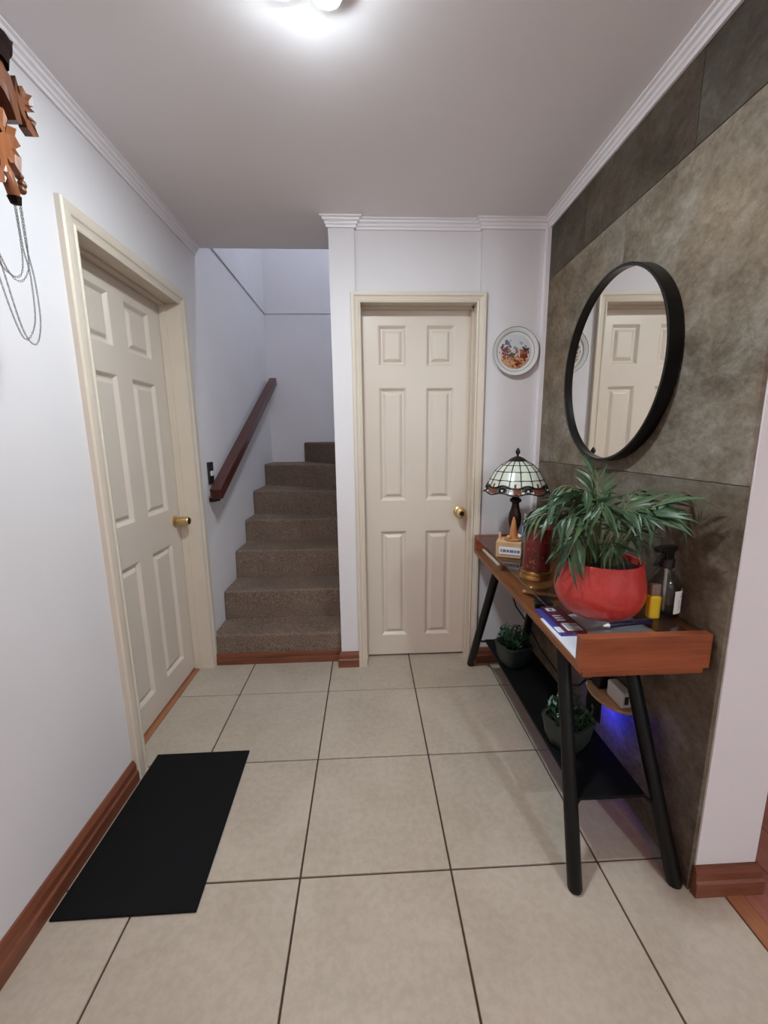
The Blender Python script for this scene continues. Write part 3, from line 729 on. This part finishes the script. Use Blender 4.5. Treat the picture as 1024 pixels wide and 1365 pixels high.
MB().loft([[(SB[0]+x_*.93, SB[1]+s_+x_*.35, ZG+z_) for x_, z_ in hd] for s_ in (-.026, .026)]).build('spray_head', M['black_pl'], sp, bevel=.3)
tg = [(-.040, .415), (-.055, .415), (-.085, .378), (-.115, .350), (-.118, .342), (-.106, .343), (-.070, .370), (-.040, .398)]
MB().loft([[(SB[0]+x_*.93, SB[1]+s_+x_*.35, ZG+z_) for x_, z_ in tg] for s_ in (-.014, .014)]).build('trigger', M['black_pl'], sp, bevel=.1)

# yellow lighter
YL = (1.772, 2.295)
yl = empty('lighter', (YL[0], YL[1], ZG), 'yellow upright tube with a dark clear cap between the red pot and spray bottle', 'lighter')
MB().box(YL[0]-.040, YL[0]+.034, YL[1]-.024, YL[1]+.024, ZG+.0005, ZG+.150).build('body', M['yellow'], yl, bevel=.6, seg=3)
MB().box(YL[0]-.034, YL[0]+.026, YL[1]-.02, YL[1]+.02, ZG+.150, ZG+.225).build('cap', plain('smoked clear cap', (120, 104, 92), .15, spec=.7), yl, bevel=.5, seg=3)
# pen on the glass
pe = empty('pen', (1.55, 2.19, ZG), 'dark blue ballpoint pen with a silver clip lying before the red pot', 'pen')
pa, pb = Vector((1.385, 2.172, ZG+.0165)), Vector((1.715, 2.222, ZG+.0165)); pd = pb-pa
MB().tube([pa, pa+pd*.10], [.004, .0125], 12).build('nib', M['white_pl'], pe, smooth=True)
MB().tube([pa+pd*.10, pa+pd*.12, pa+pd*.97, pb], [.0125, .015, .016, .011], 12).build('barrel', plain('navy plastic', (28, 27, 62), .3), pe, smooth=True)
MB().obox(pa+pd*.72+Vector((0,-.004,.017)), pd*.16, Vector((0,.005,0)), Vector((0,0,.003))).build('clip', M['steel'], pe)

# under the glass, on the tray board
ZT = 1.552
pr = MB()
tag(MB().prism([(1.205,2.115),(1.885,2.115),(1.90,2.36),(1.88,2.62),(1.60,2.74),(1.225,2.66)], ZT, ZT+.006).build('letter', M['paper'], origin=(1.5,2.25,ZT)),
    'sheet of white paper lying in the tray at the near end of the console', 'paper')
bkt = empty('booklet', (1.40, 2.58, ZT), 'purple and blue printed booklet in the console tray behind the white sheet', 'booklet')
ZT2 = ZT+.0065
MB().box(1.245, 1.36, 2.39, 2.80, ZT2-.006, ZT2+.012).build('blue_cover', plain('blue print', (62, 66, 148), .45), bkt)
MB().box(1.285, 1.42, 2.39, 2.80, ZT2+.0125, ZT2+.028).build('maroon_cover', plain('maroon print', (88, 28, 56), .4), bkt)
MB().box(1.243, 1.29, 2.42, 2.50, ZT2+.0122, ZT2+.0128).build('white_block', M['paper'], bkt)
MB().box(1.300, 1.405, 2.41, 2.515, ZT2+.0281, ZT2+.0292).build('white_block', M['paper'], bkt)
m = MB()
for k in range(4): m.box(1.312, 1.39-.02*(k % 2), 2.425+.022*k, 2.433+.022*k, ZT2+.0293, ZT2+.0297)
m.build('print', M['ink'], bkt)
m = MB()
for k in range(3): m.box(1.30, 1.36, 2.56+.035*k, 2.575+.035*k, ZT2+.0281, ZT2+.0286)
m.box(1.30, 1.32, 2.715, 2.765, ZT2+.0281, ZT2+.0286).box(1.345, 1.365, 2.715, 2.765, ZT2+.0281, ZT2+.0286).box(1.32, 1.345, 2.715, 2.727, ZT2+.0281, ZT2+.0286).box(1.32, 1.345, 2.753, 2.765, ZT2+.0281, ZT2+.0286)
m.build('lettering', M['paper'], bkt)
tag(MB().prism([(1.255,2.83),(1.40,2.83),(1.42,2.98),(1.30,2.97)], ZT, ZT+.045).build('pouch', M['black_pl'], origin=(1.33,2.9,ZT), bevel=.5), 'small flat black pouch in the console tray behind the purple booklet', 'pouch')
tag(MB().tube([(1.285,3.150,ZT+.019), (1.36,3.11,ZT+.018), (1.75,2.93,ZT+.012)], [.016, .017, .010], 10).build('wooden_stick', plain('pale stick wood', (186, 138, 92), .5, var=.1, scale=30), smooth=True, origin=(1.4,3.1,ZT)), 'thin pale wooden stick lying across the console tray under the glass', 'stick')
tag(MB().obox((1.335, 4.20, ZT+.008), (.012,0,0), (.004,.29,0), (0,0,.008)).build('ruler', M['white_pl'], origin=(1.335,4.2,ZT)), 'narrow white strip lying along the front edge of the console tray', 'ruler')

# ------------------------------------------------------------------ wall things right: mirror, router
MC = (3.262, 3.366); RM = .70
mr = empty('mirror', (1.995, MC[0], MC[1]), 'large round mirror with a deep black frame on the stone wall', 'mirror')
MK = .022                                             # hangs with a hair of yaw
def ringx(r, x_, n=96): return [(x_+MK*r*math.cos(2*PI*i/n), MC[0]+r*math.cos(2*PI*i/n), MC[1]+r*1.035*math.sin(2*PI*i/n)) for i in range(n)]
m = MB(); rr_ = [ringx(RM, 1.992), ringx(RM, 1.902), ringx(RM-.004, 1.898), ringx(RM-.018, 1.898), ringx(RM-.022, 1.902), ringx(RM-.022, 1.992)]
m.loft(rr_+[rr_[0]], caps=False).build('frame', M['gloss_black'], mr, smooth=True)
MB().loft([ringx(RM-.020, 1.952), ringx(RM-.020, 1.936)]).build('mirror_glass', M['mirror'], mr)

# half-round wall shelf with its blue light, white box and black adapter
ws = empty('wall_shelf', (1.985, 2.86, .78), 'small half round tan wall shelf lit blue from below under the console', 'shelf')
poly = [(1.992, 2.62), (1.993, 3.12)] + [(1.985-.20*math.sin(PI*k/14)**.8, 2.87+.25*math.cos(PI*k/14)) for k in range(1, 14)]
MB().prism(poly, .775, .800).build('board', M['tan'], ws, bevel=.2)
MB().box(1.838, 1.856, 2.84, 3.03, .545, .7755).build('led_housing', M['black_pl'], ws, bevel=.2)
MB().box(1.8555, 1.860, 2.85, 3.02, .55, .62).build('led_strip', emit('blue led', (.03, .04, 1.0), 60), ws)
wbx = empty('white_adapter', (1.93, 2.75, .80), 'white box shaped adapter with a dark socket slot on the small wall shelf', 'adapter')
MB().box(1.895, 1.975, 2.665, 2.86, .8005, .93).build('body', M['white_pl'], wbx, bevel=.5)
MB().box(1.915, 1.945, 2.662, 2.667, .835, .900).build('slot', M['black_pl'], wbx)
bk = empty('black_adapter', (1.90, 2.97, .80), 'black plug adapter with a thin cable beside the white adapter', 'adapter')
MB().box(1.86, 1.945, 2.91, 3.02, .8005, .95).build('body', M['black_pl'], bk, bevel=.5)
MB().tube([(1.87, 3.0, .84), (1.86, 3.06, .80), (1.88, 3.14, .74), (1.93, 3.3, .58), (1.95, 3.6, .40), (1.95, 4.2, .46), (1.92, 4.55, .62), (1.80, 4.60, .80), (1.70, 4.60, 1.10), (1.66, 4.60, 1.40)], .009, 8).build('cable', M['black_pl'], bk, smooth=True)

# ------------------------------------------------------------------ decorative wall plate with a printed landscape
PLC = (1.690, 3.787); PR = .262
pl = empty('wall_plate', (PLC[0], YB-.03, PLC[1]), 'white round decorative plate with an autumn landscape hung right of the back door', 'plate')
def ringy(r, d, n=64): return [(PLC[0]+r*math.cos(2*PI*i/n), YB-d, PLC[1]+r*math.sin(2*PI*i/n)) for i in range(n)]
MB().loft([ringy(.10, .004), ringy(.15, .012), ringy(.20, .026), ringy(PR-.004, .050), ringy(PR, .054), ringy(PR-.004, .058), ringy(.222, .046), ringy(.212, .038), ringy(.19, .030), ringy(.02, .030)]).build('dish', plain('white glazed china', (222, 222, 220), .12, spec=.6), pl, smooth=True)
m = MB(); 
for r_, d_ in ((PR-.004, .0580), (.214, .0415)):
    m.tube([p for p in ringy(r_, d_)], .0035, 5, closed=True)
m.build('rim_line', plain('grey rim line', (142, 138, 134), .4), pl, smooth=True)
def mk_print():
    n = 96; vs = []; fs = []; cols = []; R_ = .186; rg = random.Random(4); idx = {}
    blobs = []
    for cx2, cz2, r2, c2, cnt in ((-.125,.02,.055,(96,62,60),26), (-.115,-.05,.05,(150,88,66),16), (-.04,-.04,.035,(92,88,74),22), (.085,-.01,.05,(168,98,58),26), (.10,-.05,.045,(126,58,36),20), (.125,.03,.03,(84,60,52),14), (0,-.115,.09,(176,106,62),26), (.03,-.14,.06,(120,52,30),18), (-.07,-.11,.06,(206,164,124),14), (-.09,.10,.03,(112,112,120),8), (-.07,.065,.02,(132,132,138),8), (.0,.04,.018,(150,138,136),6), (.02,.02,.02,(140,120,122),6), (.06,.09,.018,(168,172,176),5)):
        for _ in range(int(cnt*2.2)):
            blobs.append((cx2+rg.gauss(0, r2*.5), cz2+rg.gauss(0, r2*.5), rg.uniform(.004, .0125), tuple(max(0, min(255, q+rg.uniform(-18, 18))) for q in c2)))
    for i in range(n+1):
        for j in range(n+1):
            x_, z_ = -R_+2*R_*i/n, -R_+2*R_*j/n
            if x_*x_+z_*z_ <= R_*R_: idx[i, j] = len(vs); vs.append((x_, z_))
    for x_, z_ in vs:
        c2 = (206, 209, 213) if z_ > .02 else ((208, 198, 194) if z_ > -.08 else (192, 148, 116))
        for bx2, bz2, br, bc in blobs:
            if (x_-bx2)**2+(z_-bz2)**2 < br*br: c2 = bc
        cols.append((*lin(c2), 1))
    for (i, j) in list(idx):
        q = [(i,j),(i+1,j),(i+1,j+1),(i,j+1)]
        if all(k in idx for k in q): fs.append(tuple(idx[k] for k in q))
    me = bpy.data.meshes.new('print'); o0 = Vector(ORG[pl.name])
    me.from_pydata([((PLC[0]+x_-o0.x)*U, (YB-.0312-o0.y)*U, (PLC[1]+z_-o0.z)*U) for x_, z_ in vs], [], fs)
    at = me.color_attributes.new('print', 'FLOAT_COLOR', 'POINT')
    for k, c2 in enumerate(cols): at.data[k].color = c2
    t = NT('printed landscape'); a_ = t.n('ShaderNodeAttribute'); a_.attribute_name = 'print'
    t.l(a_.outputs['Color'], t.p.inputs['Base Color']); t.p.inputs['Roughness'].default_value = .15
    me.materials.append(t.m); o = bpy.data.objects.new('print', me); COL.objects.link(o); o.parent = pl
mk_print()

# ------------------------------------------------------------------ cuckoo clock on the left wall
CY = 2.06
ck = empty('cuckoo_clock', (XL, CY, 4.1), 'carved brown wooden cuckoo clock with leaves and hanging chains high on the left wall', 'clock')
MB().box(XL, -1.73, CY-.26, CY+.26, 4.20, 4.50).build('body', M['carved_dark'], ck, bevel=.3)
def plaque(name, x, pts, mat_, bulge=.006, depth=.035, mirror=True, twin=True):
    """carved relief board: outline in (y, z), domed towards the hall"""
    for sg in ((1, -1) if twin else (1,)):
        P = [((y if sg > 0 else 2*CY-y), z) for y, z in pts]
        n = len(P); cy_, cz_ = sum(p[0] for p in P)/n, sum(p[1] for p in P)/n
        m = MB()
        inner = [(x+bulge, cy_+(y-cy_)*.62, cz_+(z-cz_)*.62) for y, z in P]
        m.loft([[(x-depth, y, z) for y, z in P], [(x, y, z) for y, z in P], inner])
        m.build(name, mat_, ck)
ROOF = [(2.06, 4.80), (2.10, 4.76), (2.237, 4.60), (2.258, 4.583), (2.271, 4.587), (2.281, 4.539), (2.304, 4.536), (2.319, 4.486), (2.325, 4.435), (2.336, 4.361), (2.301, 4.357), (2.278, 4.409), (2.252, 4.438), (2.211, 4.46), (2.06, 4.64)]
plaque('roof_board', -1.64, ROOF, M['carved'], .008, .33)
plaque('gable_board', -1.70, [(2.06, 4.70), (2.292, 4.519), (2.335, 4.497), (2.362, 4.466), (2.385, 4.412), (2.391, 4.401), (2.287, 4.34), (2.06, 4.26)], M['carved_dark'], .004, .03)
plaque('carved_leaf', -1.65, [(2.350, 4.575), (2.362, 4.529), (2.385, 4.558), (2.405, 4.541), (2.446, 4.560), (2.448, 4.515), (2.400, 4.490), (2.450, 4.490), (2.390, 4.455), (2.402, 4.431), (2.450, 4.445), (2.436, 4.415), (2.456, 4.385), (2.413, 4.36), (2.380, 4.378), (2.374, 4.399), (2.352, 4.423), (2.341, 4.453), (2.335, 4.493)], M['carved'], -.008, .04)
LB = [(2.06, 4.34), (2.163, 4.330), (2.215, 4.345), (2.230, 4.312), (2.222, 4.285), (2.278, 4.305), (2.262, 4.265), (2.290, 4.240), (2.252, 4.205), (2.282, 4.185), (2.268, 4.105), (2.232, 4.135), (2.207, 4.124), (2.222, 4.081), (2.182, 4.058), (2.159, 4.014), (2.098, 3.985), (2.062, 4.0)]
plaque('carved_skirt', -1.63, LB, M['carved_warm'], -.008, .04)
plaque('carved_leaf', -1.645, [(2.235, 4.215), (2.262, 4.225), (2.289, 4.205), (2.278, 4.175), (2.290, 4.165), (2.282, 4.125), (2.254, 4.137), (2.236, 4.16)], M['carved'], -.006, .03)
for pts in ([(2.10, 4.20), (2.129, 4.182), (2.158, 4.165), (2.126, 4.150), (2.10, 4.160)], [(2.128, 4.100), (2.140, 4.112), (2.152, 4.104), (2.148, 4.078), (2.134, 4.066)], [(2.14, 4.27), (2.165, 4.262), (2.19, 4.235), (2.165, 4.232), (2.145, 4.245)]):
    plaque('carved_hollow', -1.630, pts, plain('dark hollow', (22, 11, 8), .9, spec=.1), .002, .01)
dm = MB(); n = 36
dm.loft([[(-1.70+d_, CY+r_*math.cos(2*PI*i/n), 4.43+r_*math.sin(2*PI*i/n)) for i in range(n)] for r_, d_ in ((.085, -.01), (.09, .03), (.075, .04), (.02, .034))])
dm.build('dial', M['carved_warm'], ck, smooth=True)
MB().sphere((-1.66, 2.285, 4.655), .052, 14, 8, 1.15).tube([(-1.66, 2.285, 4.66), (-1.66, 2.33, 4.69), (-1.66, 2.375, 4.728)], [.045, .026, .004], 8).tube([(-1.66, 2.25, 4.56), (-1.66, 2.28, 4.65)], [.05, .045], 10).build('carved_bird', M['carved_dark'], ck, smooth=True)
MB().tube([(-1.64, 2.188, 4.07), (-1.64, 2.197, 4.04), (-1.64, 2.209, 4.005), (-1.64, 2.217, 3.968)], [.024, .027, .026, .022], 12).build('carved_stem', M['carved_warm'], ck, smooth=True)
MB().tube([(-1.64, 2.214, 3.985), (-1.64, 2.220, 3.955)], [.030, .022], 7).build('stem_end', M['carved_dark'], ck)
for y_, z_ in ((2.345, 4.145), (2.358, 4.115), (2.350, 4.085)):
    MB().sphere((-1.70, y_, z_), .020, 8, 6).build('carved_berry', M['carved'], ck, smooth=True)
# chains: strings of wire links
def chain(pts, name='chain', step=.0155):
    kf = .915
    P = [Vector((p[0]*kf, (p[1]+.055)*kf, 2.834+(p[2]-2.834)*kf)) for p in pts]; m = MB(); acc = 0; k = 0
    # Catmull-Rom resample
    dense = []
    for i in range(len(P)-1):
        p0, p1, p2, p3 = P[max(i-1,0)], P[i], P[i+1], P[min(i+2,len(P)-1)]
        for q in range(24):
            t = q/24
            dense.append(.5*((2*p1)+(-p0+p2)*t+(2*p0-5*p1+4*p2-p3)*t*t+(-p0+3*p1-3*p2+p3)*t**3))
    dense.append(P[-1])
    last = dense[0]; side = Vector((1,0,0))
    for i in range(1, len(dense)):
        while (dense[i]-last).length >= step:
            d_ = (dense[i]-last).normalized(); c_ = last+d_*step*.5
            a_ = d_.cross(side if k % 2 else Vector((.3,.8,.5))).normalized()
            pts_ = [c_+d_*step*.62*math.cos(2*PI*q/6)+a_*.0048*math.sin(2*PI*q/6) for q in range(6)]
            m.tube(pts_, .0016, 3, closed=True)
            last = last+d_*step; k += 1
    return m.build(name, M['steel'], ck)
XC = -1.945
chain([(XC, 2.57, 4.20), (XC, 2.575, 3.95), (XC, 2.60, 3.80), (XC, 2.582, 3.55), (XC, 2.50, 3.425), (XC, 2.44, 3.50), (XC, 2.37, 3.75), (XC, 2.34, 3.95)])
chain([(XC+.01, 2.585, 4.20), (XC+.01, 2.59, 3.95), (XC+.01, 2.615, 3.78), (XC+.01, 2.61, 3.55), (XC+.01, 2.55, 3.41), (XC+.01, 2.47, 3.47), (XC+.01, 2.40, 3.75), (XC+.01, 2.36, 3.95)])
chain([(XC, 2.56, 4.20), (XC, 2.565, 3.95), (XC, 2.545, 3.81), (XC, 2.49, 3.755), (XC, 2.40, 3.79), (XC, 2.33, 3.95)])
chain([(XC+.01, 2.595, 4.20), (XC+.01, 2.595, 3.95), (XC+.01, 2.575, 3.82), (XC+.01, 2.50, 3.735), (XC+.01, 2.42, 3.78), (XC+.01, 2.33, 3.98)])

# ------------------------------------------------------------------ lamps
def bulb_lamp(name, loc, spots, strength, colr, r, label, plate_r, group=None):
    t = empty(name, loc, label, 'lamp', group)
    zc = loc[2]
    MB().lathe([(.01, -.02), (plate_r, -.02), (plate_r, 0), (.01, 0)], loc, 36).build('ceiling_plate', M['crown'], t, smooth=True)
    em = emit(name+' bulb', colr, strength)
    for x_, y_ in spots:
        MB().lathe([(.01, -.02), (r*.9, -.02), (r*.97, -.05), (r*.92, -.0546), (r*.87, -.0546), (r*.85, -.046), (.01, -.046)][::-1], (x_, y_, zc), 20).build('bulb_holder', M['white_pl'], t, smooth=True)
        MB().sphere((x_, y_, zc-.0535), r*.86, 16, 8, .30, -1, 0).build('bulb', em, t, smooth=True)
    return t
bulb_lamp('ceiling_lamp', (-.275, 2.39, ZC), [(-.158, 2.505), (-.388, 2.465), (-.275, 2.30)], BULB_HALL, BULB_HALL_COL, .085, 'white ceiling lamp with bright bulbs at the top of the hall', .12)
bulb_lamp('ceiling_lamp', (.6, -2.0, ZC), [(.5, -2.0), (.7, -2.0)], FILL_ROOM, FILL_ROOM_COL, .12, 'added unseen fill lamp on the ceiling behind the viewer', .3)  # fixture added out of view to carry the general fill light
bulb_lamp('ceiling_lamp', (1.0, 6.4, 10.2), [(1.0, 6.4)], BULB_STAIR, BULB_STAIR_COL, .30, 'ceiling lamp above the upper stair landing', .4)
bulb_lamp('ceiling_lamp', (2.8, -3.0, ZC), [(2.8, -3.0)], BULB_SIDE, BULB_SIDE_COL, .14, 'ceiling lamp of the side room on the right', .3)
